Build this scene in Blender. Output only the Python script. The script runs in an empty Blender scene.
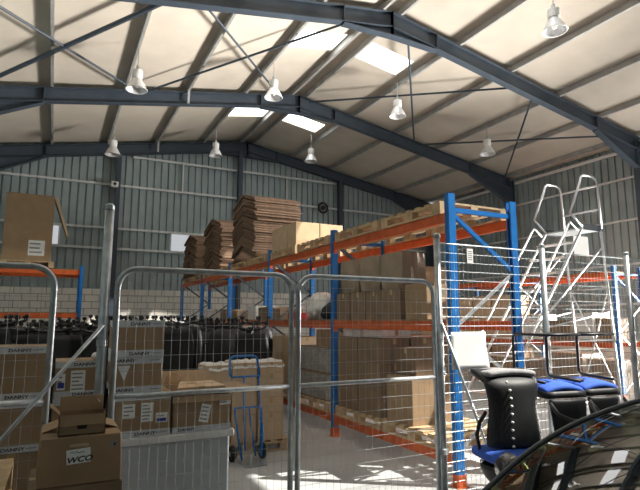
import bpy, math, random
from mathutils import Vector, Matrix, Euler, noise
random.seed(7)
C = bpy.context.scene.collection
PI = math.pi
# ------------------------------------------------------------------ materials
MATS = {}
def nd(nt, t, **kw):
    n = nt.nodes.new(t)
    for k, v in kw.items():
        setattr(n, k, v)
    return n
def mat(name, col, rough=0.6, metal=0.0, var=0.0, scale=6.0, bump=0.0, bscale=40.0, coat=0.0, spec=0.5):
    m = bpy.data.materials.new(name); m.use_nodes = True
    nt = m.node_tree; b = nt.nodes['Principled BSDF']
    b.inputs['Roughness'].default_value = rough
    b.inputs['Metallic'].default_value = metal
    b.inputs['Coat Weight'].default_value = coat
    b.inputs['Specular IOR Level'].default_value = spec
    c = (*col, 1)
    tc = nd(nt, 'ShaderNodeTexCoord')
    if var > 0:
        n = nd(nt, 'ShaderNodeTexNoise'); n.inputs['Scale'].default_value = scale; n.inputs['Detail'].default_value = 5
        nt.links.new(tc.outputs['Object'], n.inputs['Vector'])
        r = nd(nt, 'ShaderNodeValToRGB')
        r.color_ramp.elements[0].position = .3; r.color_ramp.elements[1].position = .7
        r.color_ramp.elements[0].color = (*[x*(1-var) for x in col], 1)
        r.color_ramp.elements[1].color = (*[min(1, x*(1+var)) for x in col], 1)
        nt.links.new(n.outputs['Fac'], r.inputs['Fac']); nt.links.new(r.outputs['Color'], b.inputs['Base Color'])
    else:
        b.inputs['Base Color'].default_value = c
    if bump > 0:
        n2 = nd(nt, 'ShaderNodeTexNoise'); n2.inputs['Scale'].default_value = bscale; n2.inputs['Detail'].default_value = 4
        nt.links.new(tc.outputs['Object'], n2.inputs['Vector'])
        bp = nd(nt, 'ShaderNodeBump'); bp.inputs['Strength'].default_value = bump; bp.inputs['Distance'].default_value = .01
        nt.links.new(n2.outputs['Fac'], bp.inputs['Height']); nt.links.new(bp.outputs['Normal'], b.inputs['Normal'])
    MATS[name] = m
    return m
M = MATS
mat('steel_frame', (.045, .062, .085), .55, 0, .15, 3)
mat('purlin_steel', (.40, .40, .39), .55, .15, .15, 4)
mat('galv', (.42, .46, .48), .42, .75, .22, 14)
mat('galv_bright', (.55, .58, .60), .4, .55, .15, 20)
mat('gate_wire', (.33, .35, .36), .75, 0, .1, 30)
mat('wire', (.62, .66, .68), .45, .35, .1, 30)
mat('insulation', (.60, .54, .46), .85, 0, .07, 1.3, .25, 6)
mat('cladding', (.31, .375, .385), .55, .1, .10, 2.0)
mat('girt', (.66, .68, .67), .5, .1, .1, 5)
mat('blue_paint', (.010, .150, .46), .42, 0, .12, 9)
mat('orange_paint', (.60, .115, .025), .5, 0, .18, 9)
mat('wood', (.50, .36, .21), .75, 0, .25, 9, .2, 60)
mat('wood_dark', (.30, .20, .12), .8, 0, .25, 9, .2, 60)
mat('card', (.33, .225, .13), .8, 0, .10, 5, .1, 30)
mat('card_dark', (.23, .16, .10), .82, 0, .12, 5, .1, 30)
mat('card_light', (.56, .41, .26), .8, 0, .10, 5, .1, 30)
mat('kraft', (.32, .25, .18), .7, 0, .15, 4, .5, 9)
mat('sheet_edge', (.20, .125, .08), .85, 0, .30, 12, .3, 50)
mat('tape', (.45, .31, .15), .35, 0, .05, 10)
mat('card_white', (.72, .72, .70), .7, 0, .06, 7)
mat('paper', (.86, .86, .84), .7)
mat('print_black', (.02, .02, .022), .7)
mat('print_grey', (.25, .26, .28), .7)
mat('print_blue', (.03, .05, .30), .7)
mat('band', (.60, .63, .66), .7, 0, .08, 12)
mat('black_plastic', (.012, .012, .014), .45, 0, .2, 10)
mat('arm_plastic', (.05, .05, .055), .35)
mat('black_leather', (.012, .013, .015), .55, 0, .25, 7, .12, 70)
mat('blue_fabric', (.035, .11, .52), .85, 0, .1, 30, .2, 200)
mat('lit_top_grey', (.30, .30, .31), .8, 0, .1, 20, .2, 120)  # light on the black chair's top, put into the colour
mat('chrome', (.75, .75, .75), .18, 1.0)
mat('white_plastic', (.80, .80, .78), .5, 0, .05, 6)
mat('grey_crate', (.50, .54, .57), .55, 0, .06, 5)
mat('film', (.78, .77, .74), .3, 0, .15, 8, .6, 14)
mat('grey_film', (.33, .31, .29), .3, 0, .3, 8, .6, 14)
mat('red_plastic', (.40, .02, .02), .45, 0, .1, 8)
mat('rubber', (.012, .012, .012), .75)
mat('car_paint', (.03, .032, .035), .25, .3, 0, 5, 0, 40, .6)
mat('car_trim', (.10, .11, .12), .35)
mat('car_interior', (.03, .03, .03), .8)
mat('teal', (.03, .35, .33), .5)
mat('alu', (.72, .74, .76), .3, .8, .05, 10)
mat('reflector_alu', (.80, .81, .82), .45, .25, .05, 10)
# concrete floor
def floor_mat():
    m = mat('concrete', (.40, .41, .41), .55, 0, .14, 1.1, .12, 25)
    return m
floor_mat()
mat('asphalt', (.055, .055, .057), .9, 0, .2, 8)
# painted block wall
def block_mat():
    m = bpy.data.materials.new('painted_block'); m.use_nodes = True
    nt = m.node_tree; b = nt.nodes['Principled BSDF']; b.inputs['Roughness'].default_value = .85
    tc = nd(nt, 'ShaderNodeTexCoord'); mp = nd(nt, 'ShaderNodeMapping'); mp.inputs['Rotation'].default_value = (PI/2, 0, 0)
    br = nd(nt, 'ShaderNodeTexBrick')
    br.inputs['Color1'].default_value = (.80, .77, .70, 1); br.inputs['Color2'].default_value = (.70, .68, .62, 1)
    br.inputs['Mortar'].default_value = (.30, .29, .27, 1); br.inputs['Scale'].default_value = 1
    br.inputs['Mortar Size'].default_value = .012; br.inputs['Brick Width'].default_value = .45; br.inputs['Row Height'].default_value = .225
    nt.links.new(tc.outputs['Object'], mp.inputs['Vector']); nt.links.new(mp.outputs['Vector'], br.inputs['Vector'])
    nt.links.new(br.outputs['Color'], b.inputs['Base Color'])
    MATS['painted_block'] = m
block_mat()
def emit_mix(name, col, strength, transp):
    m = bpy.data.materials.new(name); m.use_nodes = True; nt = m.node_tree
    nt.nodes.remove(nt.nodes['Principled BSDF']); out = nt.nodes['Material Output']
    e = nd(nt, 'ShaderNodeEmission'); e.inputs['Color'].default_value = (*col, 1); e.inputs['Strength'].default_value = strength
    t = nd(nt, 'ShaderNodeBsdfTransparent'); mx = nd(nt, 'ShaderNodeMixShader'); mx.inputs['Fac'].default_value = transp
    nt.links.new(e.outputs[0], mx.inputs[1]); nt.links.new(t.outputs[0], mx.inputs[2]); nt.links.new(mx.outputs[0], out.inputs['Surface'])
    MATS[name] = m
emit_mix('skylight_sheet', (1, .98, .94), 6.0, .55)
emit_mix('window_sheet', (.92, .96, 1), .42, .0)
def glass_mat(name, tint, f0=.06):
    m = bpy.data.materials.new(name); m.use_nodes = True; nt = m.node_tree
    nt.nodes.remove(nt.nodes['Principled BSDF']); out = nt.nodes['Material Output']
    g = nd(nt, 'ShaderNodeBsdfGlossy'); g.inputs['Roughness'].default_value = .02
    t = nd(nt, 'ShaderNodeBsdfTransparent'); t.inputs['Color'].default_value = (*tint, 1)
    lw = nd(nt, 'ShaderNodeLayerWeight'); lw.inputs['Blend'].default_value = .5
    pw = nd(nt, 'ShaderNodeMath', operation='POWER'); pw.inputs[1].default_value = 5.0
    fr = nd(nt, 'ShaderNodeMath', operation='MULTIPLY_ADD'); fr.inputs[1].default_value = .6; fr.inputs[2].default_value = f0
    nt.links.new(lw.outputs['Facing'], pw.inputs[0]); nt.links.new(pw.outputs[0], fr.inputs[0])
    mx = nd(nt, 'ShaderNodeMixShader')
    nt.links.new(fr.outputs[0], mx.inputs['Fac']); nt.links.new(t.outputs[0], mx.inputs[1]); nt.links.new(g.outputs[0], mx.inputs[2])
    nt.links.new(mx.outputs[0], out.inputs['Surface']); MATS[name] = m
glass_mat('car_glass', (.20, .24, .15), .14)
glass_mat('lamp_glass', (.9, .9, .9), .03)

# ------------------------------------------------------------------ mesh builder
class MB:
    def __init__(s): s.v = []; s.f = []
    def add(s, vs, fs, T=None):
        o = len(s.v)
        s.v += [tuple(T @ Vector(p)) if T else tuple(p) for p in vs]
        s.f += [tuple(i+o for i in q) for q in fs]
        return s
    def box(s, x0, x1, y0, y1, z0, z1, T=None):
        vs = [(x0,y0,z0),(x1,y0,z0),(x1,y1,z0),(x0,y1,z0),(x0,y0,z1),(x1,y0,z1),(x1,y1,z1),(x0,y1,z1)]
        return s.add(vs, [(0,3,2,1),(4,5,6,7),(0,1,5,4),(1,2,6,5),(2,3,7,6),(3,0,4,7)], T)
    def cbox(s, cx, cy, cz, w, d, h, T=None):
        return s.box(cx-w/2, cx+w/2, cy-d/2, cy+d/2, cz-h/2, cz+h/2, T)
    def prism(s, poly, p0, p1, ux, uy):          # polygon in plane (ux,uy) swept p0->p1
        p0, p1, ux, uy = Vector(p0), Vector(p1), Vector(ux), Vector(uy); n = len(poly)
        vs = [p0+ux*a+uy*b for a, b in poly] + [p1+ux*a+uy*b for a, b in poly]
        fs = [tuple(range(n))[::-1], tuple(range(n, 2*n))] + [(i, (i+1) % n, (i+1) % n+n, i+n) for i in range(n)]
        return s.add(vs, fs)
    def tube(s, pts, r, n=8, closed=False):
        pts = [Vector(p) for p in pts]; m = len(pts)
        rs = r if isinstance(r, (list, tuple)) else [r]*m
        def tan(i):
            a = pts[(i-1) % m] if (closed or i > 0) else pts[i]
            b = pts[(i+1) % m] if (closed or i < m-1) else pts[i]
            return (b-a).normalized()
        t = tan(0); up = Vector((0,0,1)) if abs(t.z) < .9 else Vector((1,0,0))
        u = t.cross(up).normalized(); rings = []; o = len(s.v); prev = t
        for i in range(m):
            t = tan(i)
            q = prev.rotation_difference(t); u = (q @ u); u = (u - t*u.dot(t)).normalized(); prev = t
            w = t.cross(u)
            for k in range(n):
                a = 2*PI*k/n; s.v.append(tuple(pts[i]+(u*math.cos(a)+w*math.sin(a))*rs[i]))
        for i in range(m if closed else m-1):
            j = (i+1) % m
            for k in range(n):
                s.f.append((o+i*n+k, o+i*n+(k+1) % n, o+j*n+(k+1) % n, o+j*n+k))
        if not closed:
            s.f.append(tuple(o+k for k in range(n))[::-1]); s.f.append(tuple(o+(m-1)*n+k for k in range(n)))
        return s
    def lathe(s, prof, n=16, T=None):            # prof: (r,z) list
        m = len(prof); vs = []; fs = []
        for r, z in prof:
            for k in range(n):
                a = 2*PI*k/n; vs.append((max(r, 1e-4)*math.cos(a), max(r, 1e-4)*math.sin(a), z))
        for i in range(m-1):
            for k in range(n):
                fs.append((i*n+k, i*n+(k+1) % n, (i+1)*n+(k+1) % n, (i+1)*n+k))
        return s.add(vs, fs, T)
    def grid(s, fn, nu, nv, thick=None):
        o = len(s.v)
        for i in range(nu+1):
            for j in range(nv+1):
                s.v.append(tuple(fn(i/nu, j/nv)))
        for i in range(nu):
            for j in range(nv):
                a = o+i*(nv+1)+j; s.f.append((a, a+nv+1, a+nv+2, a+1))
        return s
    def build(s, name, m, parent=None, smooth=False, bevel=0, segs=2, solid=0, loc=None, rot=None, subsurf=0):
        me = bpy.data.meshes.new(name); me.from_pydata(s.v, [], s.f); me.update()
        if smooth:
            for p in me.polygons: p.use_smooth = True
        o = bpy.data.objects.new(name, me); C.objects.link(o)
        me.materials.append(M[m] if isinstance(m, str) else m)
        if parent: o.parent = parent
        if loc: o.location = loc
        if rot: o.rotation_euler = rot
        if solid:
            k = o.modifiers.new('solid', 'SOLIDIFY'); k.thickness = solid; k.offset = 0
        if bevel:
            k = o.modifiers.new('bevel', 'BEVEL'); k.width = bevel; k.segments = segs; k.limit_method = 'ANGLE'
        if subsurf:
            k = o.modifiers.new('sub', 'SUBSURF'); k.levels = subsurf; k.render_levels = subsurf
        return o
def tag(o, label, cat, group=None, kind=None):
    o['label'] = label; o['category'] = cat
    if group: o['group'] = group
    if kind: o['kind'] = kind
    return o
def struct(o): o['kind'] = 'structure'; return o
def empty(name, loc=(0,0,0), rz=0):
    o = bpy.data.objects.new(name, None); C.objects.link(o); o.empty_display_size = .1
    o.location = loc; o.rotation_euler = (0, 0, rz); return o
def copy_tree(o, parent=None, label=None, loc=None, rot=None, group=None):
    c = o.copy(); C.objects.link(c)
    if parent: c.parent = parent
    if label: c['label'] = label
    if group: c['group'] = group
    if loc is not None: c.location = loc
    if rot is not None: c.rotation_euler = rot
    for ch in list(o.children): copy_tree(ch, c)
    return c
def text_obj(name, txt, size, m, parent, loc, rot=(PI/2, 0, 0), sx=1.0, shear=0):
    cu = bpy.data.curves.new(name, 'FONT'); cu.body = txt; cu.size = size; cu.align_x = 'CENTER'; cu.align_y = 'CENTER'
    cu.extrude = .0006; cu.shear = shear; cu.resolution_u = 3; cu.offset = size*.028
    t = bpy.data.objects.new(name+'_tmp', cu); C.objects.link(t)
    bpy.context.view_layer.update()
    me = bpy.data.meshes.new_from_object(t.evaluated_get(bpy.context.evaluated_depsgraph_get()))
    bpy.data.objects.remove(t); bpy.data.curves.remove(cu)
    o = bpy.data.objects.new(name, me); C.objects.link(o); me.materials.clear(); me.materials.append(M[m])
    o.parent = parent; o.location = loc; o.rotation_euler = rot; o.scale = (sx, 1, 1)
    return o
def arc(c, r, a0, a1, ax, ay, n=6):
    c, ax, ay = Vector(c), Vector(ax), Vector(ay)
    return [c + ax*r*math.cos(a0+(a1-a0)*i/n) + ay*r*math.sin(a0+(a1-a0)*i/n) for i in range(n+1)]

# ------------------------------------------------------------------ building
H = 1.65
FY = [-5.2, -.44, 4.36, 8.97, 13.94, 18.74]
RX, RZ, SL = 6.37, 8.52, .172          # ridge x, rafter top z, slope
XL, XR = RX-9.03, 15.4
def rtop(x): return RZ - SL*abs(x-RX)
ROOF = .16
YB, YF = -5.35, 18.95
struct(MB().box(XL-.3, XR+.3, YB-.3, YF+.3, -.2, 0).build('floor', 'concrete'))
ap = MB().box(XR+.3, XR+14, YB-3, 16, -.25, -.02).build('floor_apron', 'asphalt'); struct(ap)
# roof slabs with skylight openings
sky_ranges = []
for y0 in FY[:-1]:
    a = y0+1.45; sky_ranges.append((a, a+.82))
sky_ranges[1] = (-.05, 2.2); sky_ranges[2] = (5.6, 6.45); sky_ranges[3] = (10.35, 11.2); sky_ranges[4] = (15.4, 16.22)  # near-bay opening, out of view, enlarged so sun reaches fence and lower rack
def roof_side(sg):
    mb = MB()
    xs = [0, .32, 1.70, 2.9, 9.6]
    ys = [YB-.2]+[t for r in sky_ranges for t in r]+[YF+.2]
    for i in range(4):
        for j in range(len(ys)-1):
            if i == 1 and j % 2 == 1 and not (sg < 0 and j <= 3): continue
            if i == 2 and j == 3 and sg > 0: continue
            xa, xb = xs[i], xs[i+1]
            z = lambda d: RZ+ROOF-SL*d
            vs = []
            for dz in (0, .06):
                vs += [(RX+sg*xa, ys[j], z(xa)+dz), (RX+sg*xb, ys[j], z(xb)+dz), (RX+sg*xb, ys[j+1], z(xb)+dz), (RX+sg*xa, ys[j+1], z(xa)+dz)]
            mb.add(vs, [(0,3,2,1),(4,5,6,7),(0,1,5,4),(1,2,6,5),(2,3,7,6),(3,0,4,7)])
    return mb
cl = roof_side(-1); cr = roof_side(1); cl.add(cr.v, cr.f)
struct(cl.build('ceiling', 'insulation'))
k = 1
for (a, b) in sky_ranges:
    for sg in (-1, 1):
        if sg < 0 and a < 3: continue
        mb = MB(); z = lambda d: RZ+ROOF+.03-SL*d; ow = 2.9 if 0 > a > -1 else 1.70  # unseen near-bay sheet made wider to pass more sun
        mb.add([(RX+sg*.32, a, z(.32)), (RX+sg*ow, a, z(ow)), (RX+sg*ow, b, z(ow)), (RX+sg*.32, b, z(.32))], [(0,1,2,3)])
        struct(mb.build('window_%d' % k, 'skylight_sheet')); k += 1
NWIN = k
# purlins (C sections), one object each, running the length
def purlin(x, name='roof_purlin'):
    mb = MB(); zt = rtop(x)
    poly = [(-.03, 0), (.03, 0), (.03, .012), (-.018, .012), (-.018, .145), (.03, .145), (.03, .158), (-.03, .158)]
    mb.prism(poly, (x, YB, zt), (x, YF, zt), (1, 0, 0), (0, 0, 1))
    return struct(mb.build(name, 'purlin_steel'))
for x in (6.13, 4.64, 2.97, 1.33, -.37, -2.05, 6.61, 8.33, 10.02, 11.76, 13.45, 15.1): purlin(x)
def ibeam(mb, p0, p1, depth, width, up=(0,0,1), tf=.018, tw=.014):
    p0, p1 = Vector(p0), Vector(p1); t = (p1-p0).normalized(); up = Vector(up); up = (up-t*up.dot(t)).normalized(); s = t.cross(up)
    d, w = depth/2, width/2
    poly = [(-w,-d),(w,-d),(w,-d+tf),(tw,-d+tf),(tw,d-tf),(w,d-tf),(w,d),(-w,d),(-w,d-tf),(-tw,d-tf),(-tw,-d+tf),(-w,-d+tf)]
    mb.prism(poly, p0, p1, s, up)
def portal(y):
    e = empty('portal_frame', (RX, y, 0)); struct(e)
    for sg in (-1, 1):
        xe = RX+sg*9.0
        mb = MB()
        ibeam(mb, (sg*.0, 0, RZ-.19), (sg*8.85, 0, rtop(RX+8.85)-.19), .37, .19)
        # knee haunch and apex haunch (tapered web + flange below the rafter)
        for (xa, da, xb, db) in ((8.85, .62, 6.9, .02), (.0, .20, 1.25, .02)):
            za, zb = rtop(RX+xa)-.37, rtop(RX+xb)-.37
            mb.prism([(xa*sg, za), (xb*sg, zb), (xb*sg, zb-db), (xa*sg, za-da)], (0, -.012, 0), (0, .012, 0), (1,0,0), (0,0,1))
            mb.prism([(xa*sg, za-da), (xb*sg, zb-db), (xb*sg, zb-db-.018), (xa*sg, za-da-.018)], (0, -.095, 0), (0, .095, 0), (1,0,0), (0,0,1))
        for xs_ in (.0, 1.25, 6.9):     # stiffener plates
            zc = rtop(RX+xs_)-.19
            mb.cbox(xs_*sg, 0, zc-(.1 if xs_ == 0 else 0), .02, .19, .37+(.2 if xs_ == 0 else 0))
        mb.build('rafter', 'steel_frame', e)
        mb = MB(); ibeam(mb, (sg*8.84, 0, 0), (sg*8.84, 0, rtop(XR)-.05), .36, .19, up=(1,0,0)); mb.build('column', 'steel_frame', e)
    return e
for y in FY: portal(y)
# fly braces on rafters: short light cleats
for (x, y) in ((2.97, FY[4]), (2.97, FY[5]-.12)):
    mb = MB().box(x-.03, x+.03, y-.13, y-.10, rtop(x)-.36, rtop(x)+.02)
    struct(mb.build('trim_%d' % random.randint(20, 90), 'galv_bright'))
# roof bracing rods
def rod(x0, y0, x1, y1, r=.028):
    z = lambda x: rtop(x)-.10
    struct(MB().tube([(x0, y0, z(x0)), (x1, y1, z(x1))], r, 6).build('brace_rod', 'steel_frame'))
for a in ((1.72, 13.85, 5.75, 9.07), (2.05, 9.07, 5.75, 13.85), (-2.0, 13.85, 1.72, 9.1, .05), (-2.0, 9.07, 1.70, 13.85),
          (6.7, 13.85, 10.6, 9.07), (6.9, 9.07, 10.7, 13.85), (11.0, 9.07, 14.9, 13.85), (10.9, 13.85, 14.5, 9.07)):
    rod(*a)
for (x0, y0, x1, y1, z) in ((-2.5, 10.6, 4.0, 10.6, 0), (-2.5, 15.2, 5.0, 15.2, 0)):      # thin seam wires under the lining
    struct(MB().tube([(x0, y0, rtop(x0)+.17), (x1, y1, rtop(x1)+.17)], .008, 4).build('trim_wire', 'steel_frame'))
# cladding: sheets with narrow folded grooves
def cladding(p0, d, length, z0, ztop, n_in, pitch=.245, groove=.05, depth=.06):
    p0, d, n = Vector(p0), Vector(d), Vector(n_in); mb = MB()
    prof = []; t = 0
    while t < length:
        prof += [(t, 0), (min(length, t+pitch-groove), 0), (min(length, t+pitch-groove+.008), -depth), (min(length, t+pitch-.008), -depth)]
        t += pitch
    prof.append((length, 0))
    for i, (a, b) in enumerate(prof):
        q = p0+d*a+n*b; mb.v.append((q.x, q.y, z0)); mb.v.append((q.x, q.y, ztop(q)))
        if i: mb.f.append((2*i-2, 2*i, 2*i+1, 2*i-1))
    return mb
zroof = lambda q: rtop(q.x)+ROOF+.05
wf = cladding((XL, YF-.0, 0), (1,0,0), XR-XL, 2.66, zroof, (0,-1,0)); struct(wf.build('wall_far', 'cladding'))
struct(MB().box(XL, XR, YF-.11, YF+.1, 0, 2.68).build('wall_far_blockwork', 'painted_block'))
wr = cladding((XR+.25, 8.8, 0), (0,1,0), YF-8.8, 1.0, zroof, (-1,0,0)); struct(wr.build('wall_right', 'cladding'))
struct(MB().box(XR+.2, XR+.35, 8.8, YF, 0, 1.02).build('wall_right_blockwork', 'painted_block'))
mb = MB().box(XR+.22, XR+.3, YB, 8.8, 5.0, 7.2).box(XR+.22, XR+.3, YB, 4.6, 0, 5.0)
struct(mb.build('wall_right_front', 'cladding'))
struct(MB().box(XL-.1, XL-.02, YB, YF, 0, 7.2).build('wall_left', 'cladding'))
mb = MB(); mb.prism([(XL, 0), (XR+.3, 0), (XR+.3, rtop(XR)+.2), (RX, RZ+.2), (XL, rtop(XL)+.2)], (0, YB-.08, 0), (0, YB, 0), (1,0,0), (0,0,1))
struct(mb.build('wall_front', 'cladding'))
# gable columns, girts, small wall lights
def girt(p0, p1, h=.075): 
    p0, p1 = Vector(p0), Vector(p1); t = (p1-p0).normalized(); s = t.cross(Vector((0,0,1)))
    mb = MB(); mb.prism([(-.03, 0), (.03, 0), (.03, h), (-.03, h)], p0, p1, s, (0,0,1)); struct(mb.build('wall_girt', 'girt'))
YG = YF-.10
for x in (1.72, 6.10, 10.5):
    mb = MB(); ibeam(mb, (x, YF-.22, 0), (x, YF-.22, rtop(x)-.38), .2, .16, up=(0,1,0)); struct(mb.build('gable_column', 'steel_frame'))
for z in (4.02, 4.72, 6.24):
    girt((XL+.3, YG, z), (XR-.2, YG, z))
girt((2.2, YG, 7.33), (10.4, YG, 7.33))
for x in (3.95, 8.1): struct(MB().box(x-.025, x+.025, YG-.03, YG, 6.3, 7.33).build('wall_girt', 'girt'))
for z in (2.1, 3.3, 4.65, 5.95): girt((XR+.12, 8.85, z), (XR+.12, YF-.1, z), .06)
struct(MB().box(XR+.05, XR+.16, 4.4, YF-.1, 6.80, 6.88).build('trim_1', 'white_plastic'))
for i, (xa, xb) in enumerate(((3.62, 4.28), (-.42, .0))):
    o = MB().box(xa, xb, YG-.05, YG-.02, 4.10, 4.70).build('window_%d' % (NWIN+i), 'window_sheet'); struct(o)
    f = MB()
    for b in ((xa-.05, xa, 4.06, 4.74), (xb, xb+.05, 4.06, 4.74), (xa, xb, 4.06, 4.10), (xa, xb, 4.70, 4.74)):
        f.box(b[0], b[1], YG-.06, YG-.01, b[2], b[3])
    f.build('window_frame', 'girt', o)
# wall fittings
e = empty('security_camera', (1.62, YF-.36, 6.22)); tag(e, 'small white security camera high on the dark far-wall column', 'camera')
MB().box(-.06, .06, .0, .04, -.08, .08).build('bracket', 'white_plastic', e)
MB().box(-.13, .10, -.16, 0, -.09, .09).build('housing', 'white_plastic', e, bevel=.02)
MB().lathe([(.0, 0), (.05, 0), (.05, .02), (0, .02)], 12, Matrix.Translation((-.02, -.16, 0)) @ Matrix.Rotation(PI/2, 4, 'X')).build('lens', 'black_plastic', e)
e = empty('wall_fan', (9.68, YG-.03, 6.24)); tag(e, 'dark round fan fitting on the far-wall rail right of the tall stack', 'fan')
T = Matrix.Rotation(PI/2, 4, 'X')
MB().tube([(.2*math.cos(a), -.12, .2*math.sin(a)) for a in [2*PI*i/20 for i in range(20)]], .045, 8, True).build('guard', 'black_plastic', e, True)
MB().lathe([(0, .05), (.09, .05), (.09, .2), (0, .2)], 14, T).build('motor', 'black_plastic', e, bevel=.01)
mb = MB()
for i in range(4):
    mb.box(.05, .18, -.125, -.115, -.04, .04, Matrix.Rotation(i*PI/2, 4, 'Y'))
mb.build('blade', 'print_grey', e)
MB().box(-.04, .04, -.06, .0, -.06, .06).build('bracket', 'black_plastic', e)

# ------------------------------------------------------------------ high-bay lamps
def make_lamp():
    e = empty('high_bay_lamp')
    tag(e, 'x', 'lamp', 'high-bay lamps hanging from the roof')
    MB().tube([(0,0,.52), (.01,0,.8), (0,0,1.0)], .009, 6).build('chain', 'galv', e)
    MB().lathe([(.0,.45),(.035,.45),(.035,.55),(0,.55)], 10).build('hook', 'galv', e)
    MB().lathe([(0,.25),(.09,.25),(.115,.27),(.115,.44),(.10,.455),(0,.455)], 16).build('ballast_housing', 'white_plastic', e, True, .006)
    MB().lathe([(.08,.285),(.10,.24),(.16,.14),(.205,.05),(.225,.0),(.235,-.005),(.228,-.012),(.215,.0),(.195,.05),(.15,.14),(.09,.24),(.0,.27)], 24).build('reflector', 'reflector_alu', e, True)
    MB().lathe([(0,.05),(.04,.06),(.055,.10),(.04,.17),(.03,.25),(0,.26)], 12).build('bulb', 'paper', e, True)
    MB().lathe([(0,.004),(.212,.004)], 24).build('lens', 'lamp_glass', e)
    return e
l0 = None
for (x, y, lab) in ((8.33, 6.3, 'largest silver bell lamp hanging nearest the top right corner'),
                    (1.33, 11.5, 'silver bell lamp hanging in front of the left rafter below the crossed rods'),
                    (4.64, 11.7, 'silver bell lamp hanging below the left skylight, left of the ridge'),
                    (8.15, 11.25, 'silver bell lamp hanging just right of the ridge skylights'),
                    (11.5, 11.3, 'silver bell lamp hanging above the blue rack end near the right knee'),
                    (1.33, 16.6, 'small silver bell lamp over the far dark column at left'),
                    (4.64, 17.0, 'small silver bell lamp before the far rafter above the leftmost brown stack'),
                    (7.9, 16.2, 'small silver bell lamp under the far rafter right of the ridge')):
    zc = rtop(x)-.98
    if l0 is None:
        l0 = make_lamp(); l0.location = (x, y, zc); l0['label'] = lab
    else: copy_tree(l0, None, lab, (x, y, zc))

# ------------------------------------------------------------------ pallets
def make_pallet(label, L=1.15, W=1.0):        # long axis along Y
    e = empty('wooden_pallet'); tag(e, label, 'pallet')
    n = 7; bw = .105
    for i in range(n):
        y = -L/2+bw/2+(L-bw)*i/(n-1)
        MB().cbox(0, y, .131, W, bw*random.uniform(.92, 1.0), .022).build('deck_board', 'wood', e)
    for x in (-1, 0, 1):
        MB().cbox(x*(W/2-.05), 0, .109, .10, L, .02).build('stringer_board', 'wood', e)
        MB().cbox(x*(W/2-.05), 0, .011, .10, L, .022).build('bottom_board', 'wood', e)
        for y in (-1, 0, 1):
            MB().cbox(x*(W/2-.05), y*(L/2-.07), .0605, .10, .14, .077).build('block', 'wood', e)
    return e
P0 = None
def pallet(x, y, z, label, rz=0, group=None):
    global P0
    if P0 is None:
        P0 = make_pallet(label); o = P0; o.location = (x, y, z); o.rotation_euler = (0,0,rz)
        if group: o['group'] = group
        return o
    o = copy_tree(P0, None, label, (x, y, z), (0, 0, rz))
    if group: o['group'] = group
    elif 'group' in o: del o['group']
    return o

# ------------------------------------------------------------------ cartons
def carton(label, x0, x1, y0, y1, z0, z1, m='card', group=None, tape=True, rz=0, name='cardboard_box', cat='box', bulge=0):
    cx, cy = (x0+x1)/2, (y0+y1)/2; w, d, h = x1-x0, y1-y0, z1-z0
    mb = MB(); fl = .004
    mb.box(-w/2, w/2, -d/2, d/2, 0, h-fl)
    g = .003
    if w > d: 
        mb.box(-w/2, w/2, -d/2, -g, h-fl, h); mb.box(-w/2, w/2, g, d/2, h-fl, h)
    else:
        mb.box(-w/2, -g, -d/2, d/2, h-fl, h); mb.box(g, w/2, -d/2, d/2, h-fl, h)
    o = mb.build(name, m, None, bevel=.004, segs=1, loc=(cx, cy, z0), rot=(0, 0, rz))
    tag(o, label, cat, group)
    if tape:
        t = MB(); e = .0012
        if w > d:
            t.box(-w/2-e, w/2+e, -.025, .025, h, h+e); t.box(-w/2-e, -w/2, -.025, .025, h-.07, h+e); t.box(w/2, w/2+e, -.025, .025, h-.07, h+e)
        else:
            t.box(-.025, .025, -d/2-e, d/2+e, h, h+e); t.box(-.025, .025, -d/2-e, -d/2, h-.07, h+e); t.box(-.025, .025, d/2, d/2+e, h-.07, h+e)
        t.build('tape', 'tape', o)
    return o
def paper_label(o, x, z, w, h, d, lines=4, blue=0, rz=0, name='shipping_label'):
    """white label on the -Y face of a carton of depth d"""
    T = Matrix.Translation((x, -d/2-.0015, z)) @ Matrix.Rotation(rz, 4, 'Y')
    l = MB().cbox(0, 0, 0, w, .002, h, T).build(name, 'paper', o); l['label'] = 'white printed shipping label'
    p = MB()
    for i in range(lines):
        ww = w*random.uniform(.45, .8); zz = h/2-h*(i+.8)/(lines+.6)
        p.cbox(-(w*.84-ww)/2, -.0014, zz, ww, .001, h*.25/lines+.002, T)
    p.build('print', 'print_grey', l)
    if blue:
        MB().cbox(0, -.0018, -h*.22, w*.8, .001, h*.34, T).build('logo_block', 'print_blue', l)
    return l
def danny(label, x0, x1, y0, y1, z0, z1, rz=0, top=True, bot=True, bh=.05, txt=(True, True), m='card', group='printed cartons behind the gates', tx=0):
    o = carton(label, x0, x1, y0, y1, z0, z1, m, group, False, rz)
    w, d, h = x1-x0, y1-y0, z1-z0
    for on, zc, tt in ((top, h-bh/2, txt[0]), (bot, bh/2, txt[1])):
        if not on: continue
        b = MB(); e = .0012
        b.box(-w/2-e, w/2+e, -d/2-e, -d/2, zc-bh/2, zc+bh/2); b.box(w/2, w/2+e, -d/2, d/2, zc-bh/2, zc+bh/2); b.box(-w/2-e, -w/2, -d/2, d/2, zc-bh/2, zc+bh/2)
        bo = b.build('printed_band', 'band', o); bo['label'] = 'pale printed band around the carton'
        if tt: text_obj('lettering', 'DANNY', bh*.62, 'print_black', bo, (tx, -d/2-e-.0008, zc-.002), sx=1.35)
        p = MB()
        p.cbox(w*.34, -d/2-e-.0006, zc, w*.2, .001, bh*.12)
        p.build('small_print', 'print_grey', bo)
    return o

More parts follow.
